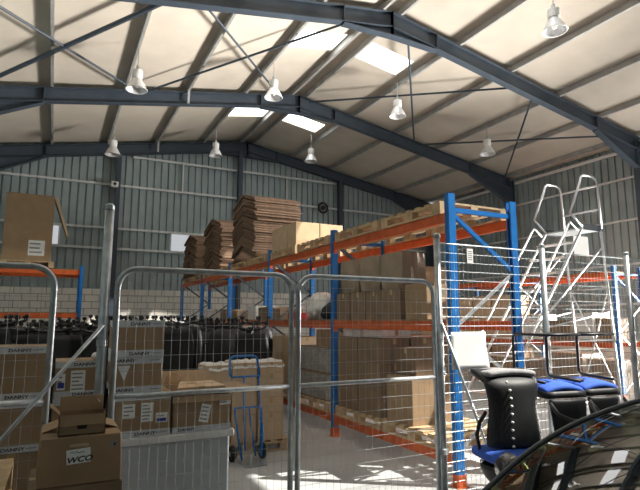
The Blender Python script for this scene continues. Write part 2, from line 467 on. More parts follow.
# ------------------------------------------------------------------ pallet racks
def upright_mb(z1, w=.09, d=.07, sgn=1):
    """C section, lip towards +x*sgn ; origin at its outer front corner centre"""
    t = .006
    poly = [(-w/2,-d/2),(w/2,-d/2),(w/2,-d/2+.02),(w/2-t,-d/2+.02),(w/2-t,-d/2+t),(-w/2+t,-d/2+t),(-w/2+t,d/2-t),(w/2-t,d/2-t),(w/2-t,d/2-.02),(w/2,d/2-.02),(w/2,d/2),(-w/2,d/2)]
    poly = [(a*sgn, b) for a, b in poly]
    if sgn < 0: poly = poly[::-1]
    mb = MB(); mb.prism(poly, (0,0,.008), (0,0,z1), (1,0,0), (0,1,0)); return mb
def rack(name, label, loc, rz, depth, ups, top, levels, braces=True, deck=()):
    """local: uprights along +Y at ups, front at x=0, back at x=depth"""
    e = empty(name, loc, rz); tag(e, label, 'rack')
    for y in ups:
        for x, sg in ((0, 1), (depth, -1)):
            u = upright_mb(top, sgn=sg).build('upright', 'blue_paint', e, loc=(x, y, 0))
            MB().box(-.07, .07, -.06, .06, 0, .008).box(-.052, .052, -.042, .042, .008, .12).build('foot_plate', 'orange_paint', u)
        zs = [top-.20]; s = -1
        while zs[-1] > .5: zs.append(zs[-1]-.615)
        MB().box(.02, depth-.02, y-.018, y+.018, top-.20, top-.15).build('cross_member', 'blue_paint', e)
        if braces:
            for i in range(len(zs)-1):
                xa, xb = (.03, depth-.03) if i % 2 == 0 else (depth-.03, .03)
                p0, p1 = Vector((xa, y, zs[i]-.02)), Vector((xb, y, zs[i+1]+.01)); t = (p1-p0).normalized(); sd = t.cross(Vector((0,1,0)))
                q = 1 if i == 0 else .72
                mb = MB(); mb.prism([(a_*q, b_*q) for a_, b_ in [(-.022,-.016),(.022,-.016),(.022,.016),(.017,.016),(.017,-.010),(-.017,-.010),(-.017,.016),(-.022,.016)]], p0, p1, sd, (0,1,0))
                mb.build('diagonal_brace', 'blue_paint' if (y == ups[0] and i == 0) else ('galv_bright' if y == ups[0] else 'steel_frame'), e)
    for i in range(len(ups)-1):
        for z in levels:
            for x in (-.0, depth):
                mb = MB(); mb.box(x-.025, x+.025, ups[i]+.036, ups[i+1]-.036, z-.11, z)
                b = mb.build('beam', 'orange_paint', e, bevel=.006, segs=1)
                for yy in (ups[i]+.038, ups[i+1]-.038):
                    MB().box(x-.03, x+.03, yy-.003, yy+.003, z-.16, z+.03).build('beam_connector', 'orange_paint', b)
        for z in deck:
            mb = MB(); short = z == L1 and i == 0 and x < 5 and depth == RD
            mb.box(-.03, depth+.03, ups[i]+(.88 if short else .05), ups[i+1]-.05, z, z+.018)
            mb.build('deck_panel', 'wood_dark', e)
            if short: MB().box(-.03, .40, ups[i]+.05, ups[i]+.87, z, z+.018).build('deck_panel', 'wood_dark', e)
    return e
RF, RD = 3.735, .91
UY = [4.25+2.6*i for i in range(6)]
L0, L1, L2 = .30, 1.64, 2.80
rack('pallet_rack', 'long blue and orange pallet rack running from fence to far wall', (RF, 0, 0), 0, RD, UY, 3.0, (L0, L1, L2), True, (L1,))
# pallets on the top level
XC = RF+RD/2
ordn = ['nearest the blue end frame', 'second from the blue end frame', 'third from the blue end frame', 'under the two bright cartons', 'behind the two bright cartons', 'under the tallest brown stack', 'in front of the middle brown stack', 'under the middle brown stack', 'under the rear of the middle stack', 'under the farthest brown stack']
ys = []
for i in range(5): ys += [UY[i]+.68, UY[i]+1.92]
for y, w in zip(ys, ordn):
    pallet(XC, y, L2, 'pale wooden pallet on the rack top, '+w, 0, 'pallets on the rack top')
ZP = L2+.142
# two bright cartons rows
n = 0
for r, (ya, yb) in enumerate(((8.22, 8.58), (8.60, 8.96), (8.98, 9.33))):
    for c, (xa, xb) in enumerate(((XC-.47, XC-.01), (XC+.01, XC+.47))):
        if r == 0: lab = ('left' if c == 0 else 'right')+'-hand sunlit tan carton at the front of the rack-top row'
        else: lab = 'tan carton on the rack top in the %s row behind the sunlit pair' % ('second' if r == 1 else 'third')
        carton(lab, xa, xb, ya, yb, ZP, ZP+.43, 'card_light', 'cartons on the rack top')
# stacks of bent brown boards
def board_mesh(w, l, t=.045, rise=.22):
    mb = MB(); n = 6; prof = []
    for i in range(n+1):
        u = i/n; prof.append((-l/2+l*u, rise*(1-abs(2*u-1))**.9))
    lo = [(-w/2, y, z) for y, z in prof]; N = n+1
    vs = [(-w/2, y, z) for y, z in prof]+[(w/2, y, z) for y, z in prof]+[(-w/2, y, z+t) for y, z in prof]+[(w/2, y, z+t) for y, z in prof]
    fs = []
    for i in range(n):
        fs += [(i, i+1, N+i+1, N+i), (2*N+i, 3*N+i, 3*N+i+1, 2*N+i+1), (i, 2*N+i, 2*N+i+1, i+1), (N+i, N+i+1, 3*N+i+1, 3*N+i)]
    fs += [(0, N, 3*N, 2*N), (n, 2*N+n, 3*N+n, N+n)]
    mb.add(vs, fs); return mb
def stack(x, y0, y1, w, h, lab, topl, grp):
    l = y1-y0; n = int(h/.052); o = None
    for i in range(n):
        label = topl if i == n-1 else lab
        z = ZP+i*.052
        if o is None:
            o = board_mesh(w, l).build('bent_board', 'sheet_edge', None, bevel=.006, segs=1); tag(o, label, 'board', grp); c = o
        else:
            c = o.copy(); C.objects.link(c); c['label'] = label
        c.location = (x+random.uniform(-.04, .04), (y0+y1)/2+random.uniform(-.05, .05), z); c.rotation_euler = (0, 0, random.uniform(-.02, .02))
stack(XC+.09, 10.40, 11.93, 1.08, 1.36, 'brown bent board in the tallest stack on the rack top', 'topmost brown bent board of the tallest rack-top stack', 'boards of the tallest stack')
stack(XC-.02, 12.80, 14.40, .95, 1.20, 'brown bent board in the middle stack on the rack top', 'topmost brown bent board of the middle rack-top stack', 'boards of the middle stack')
stack(XC-.05, 15.50, 17.00, .90, 1.19, 'brown bent board in the farthest stack on the rack top', 'topmost brown bent board of the farthest rack-top stack', 'boards of the farthest stack')
# --- nearest bay, level one
ZD = L1+.018
ycol = [(5.16, 5.54), (5.56, 5.94), (5.96, 6.34), (6.36, 6.74)]
for i, (a, b) in enumerate(ycol):
    w = ['nearest the gate post', 'second from the gate post', 'third from the gate post', 'beside the dark blue upright'][i]
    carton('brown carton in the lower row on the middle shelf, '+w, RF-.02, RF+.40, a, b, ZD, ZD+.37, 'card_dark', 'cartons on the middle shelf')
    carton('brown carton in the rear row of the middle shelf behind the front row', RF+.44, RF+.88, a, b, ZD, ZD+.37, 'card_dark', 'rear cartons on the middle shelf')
carton('brown carton with bright end standing alone at the shelf end by the gate post', RF-.02, RF+.34, 4.66, 5.06, ZD, ZD+.40, 'card', None)
def parcel(label, x0, x1, y0, y1, z0, z1, group):
    w, d, h = x1-x0, y1-y0, z1-z0; cx, cy = (x0+x1)/2, (y0+y1)/2
    mb = MB(); nu, nv = 28, 10
    def ring(v):
        out = []
        for i in range(nu):
            a = 2*PI*i/nu; c, s_ = math.cos(a), math.sin(a); k = 1/max(abs(c), abs(s_))**.86
            sq = 1+.03*math.sin(7*a+v*5)+.02*math.sin(13*a)
            f = 1-.05*abs(2*v-1)**4
            out.append((c*k*w/2*sq*f, s_*k*d/2*sq*f, v*h))
        return out
    rows = [ring(j/nv) for j in range(nv+1)]
    vs = [p for r in rows for p in r]; fs = []
    for j in range(nv):
        for i in range(nu): fs.append((j*nu+i, j*nu+(i+1) % nu, (j+1)*nu+(i+1) % nu, (j+1)*nu+i))
    fs += [tuple(range(nu))[::-1], tuple(range(nv*nu, nv*nu+nu))]
    mb.add(vs, fs); o = mb.build('wrapped_parcel', 'kraft', None, loc=(cx, cy, z0)); tag(o, label, 'parcel', group)
    t = MB(); hh = h*.42
    t.box(-w*.47, -w*.44, -d*.3, d*.3, h, h+.003); t.build('string_tie', 'tape', o)
    return o
ZT = ZD+.375
parcel('tall crumpled kraft parcel at the left of the upper middle-shelf row', RF-.01, RF+.44, 6.20, 6.68, ZT, ZT+.46, 'kraft parcels')
parcel('tall crumpled kraft parcel in the middle of the upper middle-shelf row', RF-.01, RF+.44, 5.68, 6.16, ZT, ZT+.46, 'kraft parcels')
parcel('tall crumpled kraft parcel at the right of the upper middle-shelf row', RF-.01, RF+.44, 5.18, 5.64, ZT, ZT+.45, 'kraft parcels')
carton('pale low carton on the rear cartons of the middle shelf', RF+.46, RF+.86, 5.3, 5.9, ZT, ZT+.3, 'card_light')
# --- nearest bay, lowest level
pallet(XC, 4.98, L0, 'sunlit wooden pallet on the lowest beam by the rack end')
pallet(XC, 6.18, L0, 'wooden pallet under the brown carton tower on the lowest beam')
Z0 = L0+.142
carton('sunlit orange-brown carton at the front of the lowest rack pallet', RF+.02, RF+.72, 5.02, 5.54, Z0, Z0+.54, 'card', None)
rows = [(5.62, 6.14), (6.18, 6.72)]
for li in range(3):
    for ri, (a, b) in enumerate(rows):
        for ci, (xa, xb) in enumerate(((RF-.02, RF+.44), (RF+.47, RF+.92))):
            pos = ['bottom', 'middle', 'top'][li]
            if ci == 0: lab = 'dark brown carton, %s of the %s column of the tower on the lowest pallet' % (pos, 'nearer' if ri == 0 else 'farther')
            else: lab = 'dark brown carton at the rear side of the tower on the lowest pallet'
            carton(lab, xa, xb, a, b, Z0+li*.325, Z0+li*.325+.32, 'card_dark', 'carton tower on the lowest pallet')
carton('low brown carton on top of the sunlit carton by the tower', RF+.14, RF+.60, 5.10, 5.50, Z0+.545, Z0+.545+.33, 'card_dark')
for i, (a, b) in enumerate(((.34, .6), (.62, .9))):
    carton('%s grey-white folded carton on top of the brown tower' % ('left' if i else 'right'), RF+.05, RF+.5, 5.66+i*.56, 6.12+i*.56, Z0+.977, Z0+.977+.10, 'card_white')
# --- second bay
def blob(name, m, label, cat, c, r, seed, amp=.25, flat=0.0, group=None):
    mb = MB(); nu, nv = 20, 12
    def fn(u, v):
        a = 2*PI*u; b = PI*v
        p = Vector((math.cos(a)*math.sin(b), math.sin(a)*math.sin(b), -math.cos(b)))
        k = 1+amp*noise.noise(p*2.2+Vector((seed, 0, 0)))+amp*.4*noise.noise(p*6+Vector((0, seed, 0)))
        q = Vector((p.x*r[0]*k, p.y*r[1]*k, p.z*r[2]*k)); q.z = max(q.z, -r[2]*.8)
        return q+Vector((0, 0, r[2]*.8))
    mb.grid(fn, nu, nv); o = mb.build(name, m, None, True, loc=c); tag(o, label, cat, group); return o
blob('plastic_bag', 'film', 'crumpled white plastic sack on the middle shelf left of the blue upright', 'bag', (RF+.2, 7.65, ZD), (.22, .42, .24), 3, .3)
blob('holdall_bag', 'black_leather', 'black soft bag on the middle shelf beneath the white sack', 'bag', (RF+.12, 7.15, ZD), (.16, .18, .14), 9, .2)
carton('small brown carton behind the black bag on the middle shelf', RF+.42, RF+.86, 7.0, 7.5, ZD, ZD+.33, 'card')
e = MB().box(-.14, .14, -.2, .2, 0, .012).box(-.15, -.138, -.21, .21, 0, .12).box(.138, .15, -.21, .21, 0, .12).box(-.14, .14, -.21, -.198, 0, .12).box(-.14, .14, .198, .21, 0, .12).build('storage_bin', 'red_plastic', None, loc=(RF+.14, 8.35, ZD)); tag(e, 'low red plastic bin on the middle shelf near the centre gate stile', 'bin')
pallet(XC, 7.53, L0, 'wooden pallet under the film-wrapped cartons in the second bay')
pallet(XC, 8.77, L0, 'wooden pallet under the tall tan cartons in the second bay')
for li in range(2):
    o = carton('grey film-wrapped carton, %s of the pair behind the dark blue upright' % ('upper' if li else 'lower'), RF+.0, RF+.8, 7.05, 8.05, Z0+li*.40, Z0+li*.40+.395, 'card_dark')
    w_ = MB().box(-.405, .405, -.505, .505, .02, .385); w_.build('stretch_film', 'grey_film', o, bevel=.01, segs=1)
carton('small orange carton on top of the film-wrapped pair', RF+.05, RF+.45, 7.1, 7.55, Z0+.80, Z0+1.06, 'card')
for i in range(2):
    carton('tall tan carton on the second-bay pallet, %s one' % ('nearer' if i == 0 else 'farther'), RF+.0, RF+.46, 8.25+i*.55, 8.77+i*.55, Z0, Z0+.92, 'card_light')
    carton('tan carton at the rear of the second-bay pallet', RF+.48, RF+.9, 8.25+i*.55, 8.77+i*.55, Z0, Z0+.8, 'card', 'rear cartons in second bay')
for k, y in enumerate((9.8, 10.5, 11.2, 12.5, 13.4, 15.2)):
    carton('%s carton on the middle shelf beyond the black chairs, counted from the gate' % ['nearest', 'second', 'third', 'fourth', 'fifth', 'farthest'][k], RF+.25, RF+.75, y-.26, y+.26, ZD, ZD+.22+.04*(k % 3), ['card', 'card_dark', 'card_white'][k % 3], 'cartons deep on the middle shelf')

# second rack along the right side, and the far-left rack
UY2 = [7.0, 9.68, 12.0, 14.6]
R2 = 10.6
rack('pallet_rack', 'orange beamed rack behind the aluminium steps at right', (R2, 0, 0), 0, .9, UY2, 2.8, (1.17, 2.68), True, (1.17, 2.68))
z2 = 1.17+.018
for i, (a, b) in enumerate(((9.80, 10.5), (10.55, 11.2), (11.25, 11.9), (12.15, 12.8), (12.9, 13.6))):
    for l in range(2):
        carton('tan carton on the far rack seen through the blue end frame, %s layer' % ('upper' if l else 'lower'), R2-.02, R2+.6, a, b, z2+l*.56, z2+l*.56+.555, 'card_light', 'tan cartons behind the end frame')
for i, (a, b, h, m, lab) in enumerate(((7.08, 7.5, .5, 'card_dark', 'dark carton on the rack behind the steps at the right edge'), (7.56, 8.05, .62, 'card_white', 'white carton on the rack behind the steps, left of the dark carton'), (8.12, 8.9, .45, 'card_dark', 'dark carton on the rack right of the middle fence post'), (8.98, 9.5, .6, 'card_white', 'white carton on the rack nearest the middle fence post'))):
    carton(lab, R2-.02, R2+.6, a, b, z2, z2+h, m)
for i, (a, b, h) in enumerate(((7.1, 7.8, .8), (7.9, 8.7, .9), (8.8, 9.5, .7))):
    carton('grey-brown carton on the floor under the right-hand rack, %s' % ['nearest the car', 'in the middle', 'farthest back'][i], R2, R2+.7, a, b, 0, h, 'kraft')
for i, y in enumerate((10.2, 11.05, 12.6)):
    carton('brown carton on the floor under the right-hand rack behind the blue frame, %s' % ['front', 'centre', 'rear'][i], R2, R2+.7, y-.38, y+.38, 0, .95, 'card')
UX = [0, 2.6]
rack('pallet_rack', 'rack against the far left with one blue post and orange beams', (.53, 12.9, 0), PI/2, .9, UX, 2.86, (1.80, 2.76), True, (1.80, 2.76))
pallet(-.55, 13.35, 2.778, 'wooden pallet on the far left rack under the big carton', 0)
o = carton('big tall brown carton with a hanging flap atop the far left rack', -1.06, -.12, 12.95, 13.75, 2.92, 4.42, 'card', None)
paper_label(o, .18, .3, .32, .34, .8, 3)
fl = MB(); fl.prism([(0, 0), (.30, -.86), (.34, -.84), (.06, .02)], (.47, -.38, 1.46), (.47, .10, 1.46), (1,0,0), (0,0,1)); fl.build('flap', 'card_light', o)

# ------------------------------------------------------------------ black swivel chairs piled up
def make_swivel():
    e = empty('swivel_chair'); tag(e, 'x', 'chair', 'stacked black swivel chairs')
    sh = .84
    b = MB()
    for k in range(5):
        a = 2*PI*k/5+.3; c, s_ = math.cos(a), math.sin(a)
        b.tube([(.03*c, .03*s_, .13), (.15*c, .15*s_, .12), (.25*c, .25*s_, .085)], [.026, .022, .016], 6)
    b.lathe([(0,.09),(.045,.09),(.04,.17),(0,.17)], 10); b.build('star_base', 'black_plastic', e)
    for k in range(5):
        a = 2*PI*k/5+.3; c, s_ = math.cos(a), math.sin(a)
        m_ = MB(); T = Matrix.Translation((.25*c, .25*s_, .03)) @ Matrix.Rotation(a, 4, 'Z') @ Matrix.Rotation(PI/2, 4, 'X')
        m_.lathe([(0,-.026),(.02,-.026),(.03,-.020),(.03,-.006),(.012,-.004),(.012,.004),(.03,.006),(.03,.020),(.02,.026),(0,.026)], 10, T)
        m_.tube([(.25*c, .25*s_, .035), (.25*c, .25*s_, .095)], .010, 6); m_.build('castor', 'black_plastic', e)
    MB().lathe([(0,.16),(.03,.16),(.03,.45),(.018,.45),(.018,sh-.1),(0,sh-.1)], 10).build('gas_column', 'black_plastic', e)
    MB().tube([(.19*math.cos(t), .19*math.sin(t), .38) for t in [2*PI*i/16 for i in range(16)]], .011, 6, True).box(-.19, .19, -.008, .008, .373, .387).build('foot_ring', 'black_plastic', e)
    MB().grid(lambda u, v: (.205*math.copysign(abs(math.cos(2*PI*u))**.55, math.cos(2*PI*u))*min(1, math.sin(PI*v)*1.9+1e-3), .2*math.copysign(abs(math.sin(2*PI*u))**.55, math.sin(2*PI*u))*min(1, math.sin(PI*v)*1.9+1e-3), sh-.05-.05*math.cos(PI*v)), 20, 8).build('seat', 'black_leather', e, True)
    MB().box(-.1, .1, -.12, .12, sh-.125, sh-.095).build('mechanism', 'black_plastic', e)
    MB().tube([(0, -.1, sh-.11), (0, -.235, sh-.10), (0, -.255, sh+.05), (0, -.25, sh+.2)], .014, 6).build('back_bar', 'black_plastic', e)
    MB().grid(lambda u, v: ((u-.5)*.50*math.sin(PI*(.18+.64*v))**.35, -.235-.02*math.cos(PI*(u-.5)*1.2)-.03*v, sh+.0+.66*v), 8, 8).build('backrest', 'black_leather', e, True, solid=.035)
    return e, sh
sw, SH = make_swivel(); first = True
cols = [-.60+.575*i for i in range(8)]
for r, y in enumerate((8.05, 8.66, 9.27, 9.88, 10.49)):
    for cidx, x in enumerate(cols):
        xx, yy = x+random.uniform(-.02, .02)+(.287 if r % 2 else 0), y+random.uniform(-.02, .02)
        if xx > 3.33: continue
        rr = random.uniform(-.25, .25); kz = random.uniform(.95, 1.04)
        la = 'black swivel chair standing upright in the front row of the big pile' if r == 0 else 'black swivel chair standing upright in a rear row of the big pile'
        lb = 'black swivel chair turned upside down on top of the front row' if r == 0 else 'black swivel chair turned upside down on top of a rear row'
        if first:
            lo = sw; sw.location = (xx, yy, 0); sw.rotation_euler = (0, 0, rr); sw['label'] = la; first = False
        else: lo = copy_tree(sw, None, la, (xx, yy, 0), (0, 0, rr))
        hi = copy_tree(sw, None, lb, (xx, yy, (2*SH+.002)*kz), (PI, 0, rr))
        lo.scale = hi.scale = (1, 1, kz)

# ------------------------------------------------------------------ fence and gates
FYY = 3.78
def mesh_panel(mb, x0, x1, z0, z1, sx, sz, r):
    n = int(round((x1-x0)/sx)); 
    for i in range(n+1):
        x = x0+(x1-x0)*i/n; mb.tube([(x, 0, z0), (x, 0, z1)], r, 4)
    m = int(round((z1-z0)/sz))
    for j in range(m+1):
        z = z0+(z1-z0)*j/m; mb.tube([(x0, r*1.6, z), (x1, r*1.6, z)], r, 4)
def fence_post(x, h, label, stay=0):
    e = empty('fence_post', (x, FYY, 0)); tag(e, label, 'post', 'galvanised fence posts')
    MB().tube([(0,0,.012), (0,0,h)], .031, 14).build('pipe', 'galv', e, True)
    MB().box(-.08, .08, -.08, .08, 0, .012).build('base_plate', 'galv', e)
    MB().lathe([(.033,h-.03),(.033,h),(.02,h+.012),(0,h+.014)], 12).build('cap', 'galv', e)
    for z in (.5, 1.5): MB().lathe([(.031,z-.02),(.036,z-.02),(.036,z+.02),(.031,z+.02)], 12).build('clamp', 'galv_bright', e)
    if stay:
        MB().tube([(0, .03*0-.035, 1.62), (stay*1.25, -.035, .02)], .013, 8).build('stay_tube', 'galv', e, True)
    return e
fence_post(.305, 2.43, 'tall thick galvanised gate post behind the small open carton at left', -1)
fence_post(3.15, 2.44, 'tall galvanised gate post right of the double gate', .55)
fence_post(4.55, 2.43, 'tall galvanised fence post in front of the aluminium steps')
fence_post(5.97, 2.43, 'tall galvanised fence post at the far right past the steps')
fence_post(7.4, 2.43, 'tall galvanised fence post beyond the right picture edge')
for i, (a, b) in enumerate(((3.185, 4.515), (4.585, 5.935), (6.005, 7.365))):
    e = empty('wire_fence', ((a+b)/2, FYY, 0)); w = (b-a)/2
    tag(e, 'welded wire fence panel '+['between gate post and middle post before the blue rack end', 'in front of the aluminium steps', 'at the far right edge behind the car'][i], 'fence')
    mb = MB(); mesh_panel(mb, -w, w, .06, 2.36, .056, .085, .0024); mb.build('wire_mesh', 'wire', e)
    MB().tube([(-w, .006, 2.365), (w, .006, 2.365)], .005, 6).build('top_wire', 'wire', e)
    for z in (.5, 1.2, 1.9):
        for s_ in (-1, 1): MB().cbox(s_*(w+.0), 0, z, .03, .03, .05).build('clip', 'galv', e)
def gate_leaf(x0, x1, label, cat='gate', name='gate_leaf', htop=2.0):
    e = empty(name, ((x0+x1)/2, FYY, 0)); tag(e, label, cat)
    w = (x1-x0)/2; r = .13; zt = htop; zb = .08
    pts = [(-w, 0, zb), (-w, 0, zt-r)]+arc((-w+r, 0, zt-r), r, PI, PI/2, (1,0,0), (0,0,1))[1:]+arc((w-r, 0, zt-r), r, PI/2, 0, (1,0,0), (0,0,1))+[(w, 0, zb)]
    MB().tube(pts, .021, 10).build('tube_frame', 'galv', e, True)
    MB().tube([(-w, 0, zb), (w, 0, zb)], .019, 8).build('bottom_rail', 'galv', e, True)
    MB().tube([(-w, 0, 1.145), (w, 0, 1.145)], .017, 8).build('mid_rail', 'galv_bright', e, True)
    mb = MB(); mesh_panel(mb, -w+.01, w-.01, zb+.02, zt-.09, .06, .098, .0013); mb.build('wire_mesh', 'gate_wire', e)
    return e
GL = gate_leaf(.385, 1.675, 'left leaf of the galvanised mesh gate in front of printed cartons')
gate_leaf(1.735, 3.09, 'right leaf of the galvanised mesh gate in front of the rack')
gate_leaf(-1.55, .0, 'round-cornered mesh fence panel at the far left edge', 'fence', 'wire_fence', 1.99)
k_ = MB().box(-.055, .055, -.05, -.03, -.02, .02).tube([(0,-.07,0),(0,-.0,0)], .010, 6).build('latch', 'galv_bright', GL, loc=(.675, 0, 1.9))
# sign on the fence
e = empty('notice_board', (3.475, FYY-.008, 1.37)); tag(e, 'blank white notice sheet tied to the fence beside the gate post', 'sign')
def sg_fn(u, v):
    x = (u-.5)*.42; z = (v-.5)*.34
    return (x, -.012-.03*max(0, (1-v)*u-.35)*2, z)
MB().grid(sg_fn, 10, 8).build('sheet', 'paper', e, True, solid=.004)
MB().tube([(.19,-.01,-.15),(.26,-.02,-.22),(.30,-.02,-.26)], .010, 6).build('strap', 'teal', e)

e = MB().cbox(0, 0, 0, .075, .004, .14).build('notice_sheet', 'paper', None, loc=(3.545, FYY-.008, 2.26)); tag(e, 'small white paper notice high on the wire fence beside the blue upright', 'sign')
p = MB()
for i_ in range(5): p.cbox(0, -.003, .045-.02*i_, .05, .001, .006)
p.build('print', 'print_grey', e)
# ------------------------------------------------------------------ cartons behind the left gate leaf
YC = 4.15
cr_ = empty('storage_crate', (.90, YC+.42, 0)); tag(cr_, 'pale grey plastic bulk crate under the printed cartons behind the gate', 'crate')
mb = MB(); mb.box(-.42, .42, -.40, .40, .10, .74)
mb.build('body', 'grey_crate', cr_, bevel=.015)
mb = MB().box(-.45, .45, -.43, .43, .74, .795); mb.build('rim', 'white_plastic', cr_, bevel=.012)
for x in (-.33, 0, .33): MB().box(x-.07, x+.07, -.38, .38, 0, .10).build('skid', 'grey_crate', cr_)
ZC = .797
danny('printed carton with labels at the bottom left of the gate stack', .445, .845, YC, YC+.5, ZC, ZC+.315, tx=.02, group=None)
b = bpy.context.scene.objects[-1] if False else None
o1 = [o for o in C.objects if o.get('label', '').startswith('printed carton with labels')][0]
paper_label(o1, -.10, .19, .085, .10, .5, 3); paper_label(o1, .03, .175, .085, .135, .5, 5); paper_label(o1, .135, .13, .085, .07, .5, 2, 1)
o2 = danny('printed carton in the middle of the left gate stack', .425, .775, YC+.01, YC+.46, ZC+.317, ZC+.317+.262, tx=-.1, group=None)
MB().add([(-.15, -.2262, .2), (-.06, -.2262, .2), (-.10, -.2262, .09)], [(0, 2, 1)]).build('torn_patch', 'card_white', o2, solid=.001)
danny('printed carton on top of the left gate stack', .425, .775, YC+.0, YC+.45, ZC+.581, ZC+.581+.268, tx=.0, group=None)
# right open carton
def open_carton(label, x0, x1, y0, y1, z0, h, flaps, m='card', t=.005, rz=0, group=None):
    w, d = (x1-x0)/2, (y1-y0)/2
    mb = MB().box(-w, w, -d, d, 0, t).box(-w, w, -d, -d+t, 0, h).box(-w, w, d-t, d, 0, h).box(-w, -w+t, -d, d, 0, h).box(w-t, w, -d, d, 0, h)
    o = mb.build('cardboard_box', m, None, loc=((x0+x1)/2, (y0+y1)/2, z0), rot=(0,0,rz)); tag(o, label, 'box', group)
    for side, ang, ln in flaps:      # angle from vertical, positive = outward
        c, s_ = math.cos(ang), math.sin(ang); f = MB()
        if side == 'f': f.prism([(0,0),(t,0),(t,ln),(0,ln)], (-w+.004,-d,h), (w-.004,-d,h), (0,c,s_) , (0,-s_,c))
        if side == 'b': f.prism([(0,0),(t,0),(t,ln),(0,ln)], (-w+.004,d,h), (w-.004,d,h), (0,-c,-s_), (0,s_,c))
        if side == 'l': f.prism([(0,0),(t,0),(t,ln),(0,ln)], (-w,-d+.004,h), (-w,d-.004,h), (c,0,s_), (-s_,0,c))
        if side == 'r': f.prism([(0,0),(t,0),(t,ln),(0,ln)], (w,-d+.004,h), (w,d-.004,h), (-c,0,-s_), (s_,0,c))
        f.build('flap', m, o)
    return o
o = open_carton('wide open-flapped carton on the right end of the grey crate', .862, 1.318, YC, YC+.5, ZC, .27, (('f', 2.75, .05), ('b', .9, .22), ('l', -.35, .16), ('r', 1.3, .18)))
carton('flat beige carton lying on the wide open carton behind the gate', .90, 1.29, YC+.06, YC+.46, ZC+.285, ZC+.33, 'card_light')
b = MB().box(-.23, .23, -.2515, -.25, 0, .045).build('printed_band', 'band', o); text_obj('lettering', 'DANNY', .028, 'print_black', b, (-.12, -.2522, .022), sx=1.3)
b = MB().box(-.23, .23, -.2515, -.25, .225, .27).build('printed_band', 'band', o)
paper_label(o, .02, .135, .075, .135, .5, 4, 0, .2); paper_label(o, .18, .22, .09, .06, .5, 2)
# left-hand cartons behind the left fence panel
zz = 0
for i, (h, m) in enumerate(((.35, 'card_dark'), (.36, 'card'), (.36, 'card'))):
    (carton if i < 2 else danny)('carton in the column behind the left gate post, '+['lowest', 'second', 'topmost with printed bands'][i], .045, .385, 4.45, 4.85, zz, zz+h-.002, **({'m': m, 'group': None}))
    zz += h
o = danny('printed carton with blue label left of the thick gate post', .05, .38, 4.45, 4.85, zz, zz+.27, tx=.03, group=None)
paper_label(o, -.125, .12, .055, .12, .4, 3, 1); paper_label(o, -.01, .12, .10, .16, .4, 5)
blob('packing_wrap', 'film', 'small white foam scrap on the printed carton by the gate post', 'scrap', (.33, 4.55, zz+.272), (.035, .035, .03), 5, .2)
zz = 0
for i, h in enumerate((.36, .36, .36, .38)):
    f = danny if i >= 2 else carton
    f('carton at the extreme left behind the fence panel, %s of its column' % ['lowest', 'second', 'third', 'topmost'][i], -.36, -.02, 4.4, 4.8, zz, zz+h-.002, **({'group': None}))
    zz += h
# ------------------------------------------------------------------ cartons in front of the fence
pile = [(.0, .50, 'card_dark'), (.50, .845, 'card')]
carton('brown carton at the bottom of the pile in front of the gate post', -.04, .37, 2.93, 3.35, 0, .5, 'card_dark')
carton('brown carton directly beneath the carton with the handwritten label', -.05, .37, 2.92, 3.34, .502, .853, 'card_dark')
def bulged(label, x0, x1, y0, y1, z0, z1, taper):
    w, d, h = (x1-x0)/2, (y1-y0)/2, z1-z0; mb = MB(); n = 6
    rows = []
    for j in range(n+1):
        v = j/n; f = 1+taper*(1-v); bl = .006*math.sin(PI*v)
        rows.append([(-w*f-bl, -d-bl, v*h), (w*f*.995+bl*.5, -d-bl, v*h), (w+bl*.5, d, v*h), (-w*f-bl, d, v*h)])
    vs = [p for r in rows for p in r]; fs = [(0,3,2,1), tuple(range(4*n, 4*n+4))]
    for j in range(n):
        for i in range(4): fs.append((4*j+i, 4*j+(i+1) % 4, 4*j+4+(i+1) % 4, 4*j+4+i))
    mb.add(vs, fs); o = mb.build('cardboard_box', 'card', None, bevel=.004, segs=1, loc=((x0+x1)/2, (y0+y1)/2, z0)); tag(o, label, 'box'); return o
wco = bulged('brown carton with a white handwritten label at the front left', -.01, .352, 2.92, 3.32, .856, 1.082, .05)
T = Matrix.Rotation(-.06, 4, 'Y')
l = MB().cbox(0, 0, 0, .108, .002, .068, T).build('handwritten_label', 'paper', wco, loc=(-.012, -.2085, .135)); l['label'] = 'white label with black handwriting'
text_obj('handwriting', 'WCO', .036, 'print_black', l, (.004, -.0018, -.016), rot=(PI/2, -.06, 0), sx=1.25, shear=.25)
MB().tube([(-.04,-.0018,.016),(-.03,-.0018,.024),(-.022,-.0018,.014),(-.012,-.0018,.022),(.0,-.0018,.016),(.025,-.0018,.020)], .0016, 4).build('scribble', 'print_black', l)
MB().cbox(-.012, -.2075, .186, .085, .003, .014).build('torn_flap', 'card_light', wco)
MB().cbox(.145, -.2035, .175, .03, .0016, .03).build('stamp', 'print_grey', wco)
MB().cbox(.152, -.2045, .175, .010, .0016, .012).build('stamp_mark', 'print_black', wco)
t = MB().box(-.025, .025, -.2, .2, .226, .2275).build('tape', 'tape', wco)
for s_ in (-1, 1):
    MB().prism([(0, 0), (.004, 0), (.004, .09), (0, .09)], (s_*.181, -.05, .226), (s_*.181, .18, .226), (-s_*.3, 0, .95), (-s_*.95, 0, .3)).build('flap', 'card', wco)
small = open_carton('small open-topped carton with a dark crest sitting on the labelled carton', .062, .276, 2.94, 3.09, 1.084, .098, (('b', .25, .075), ('l', .8, .06), ('r', -.5, .06), ('f', 2.9, .05)), 'card')
cm = MB()   # crest: arc of short strokes over a small crown
for i in range(9):
    a = PI*(.15+.70*i/8); cm.cbox(.05*math.cos(a), -.0762, .045+.032*math.sin(a), .007, .001, .008)
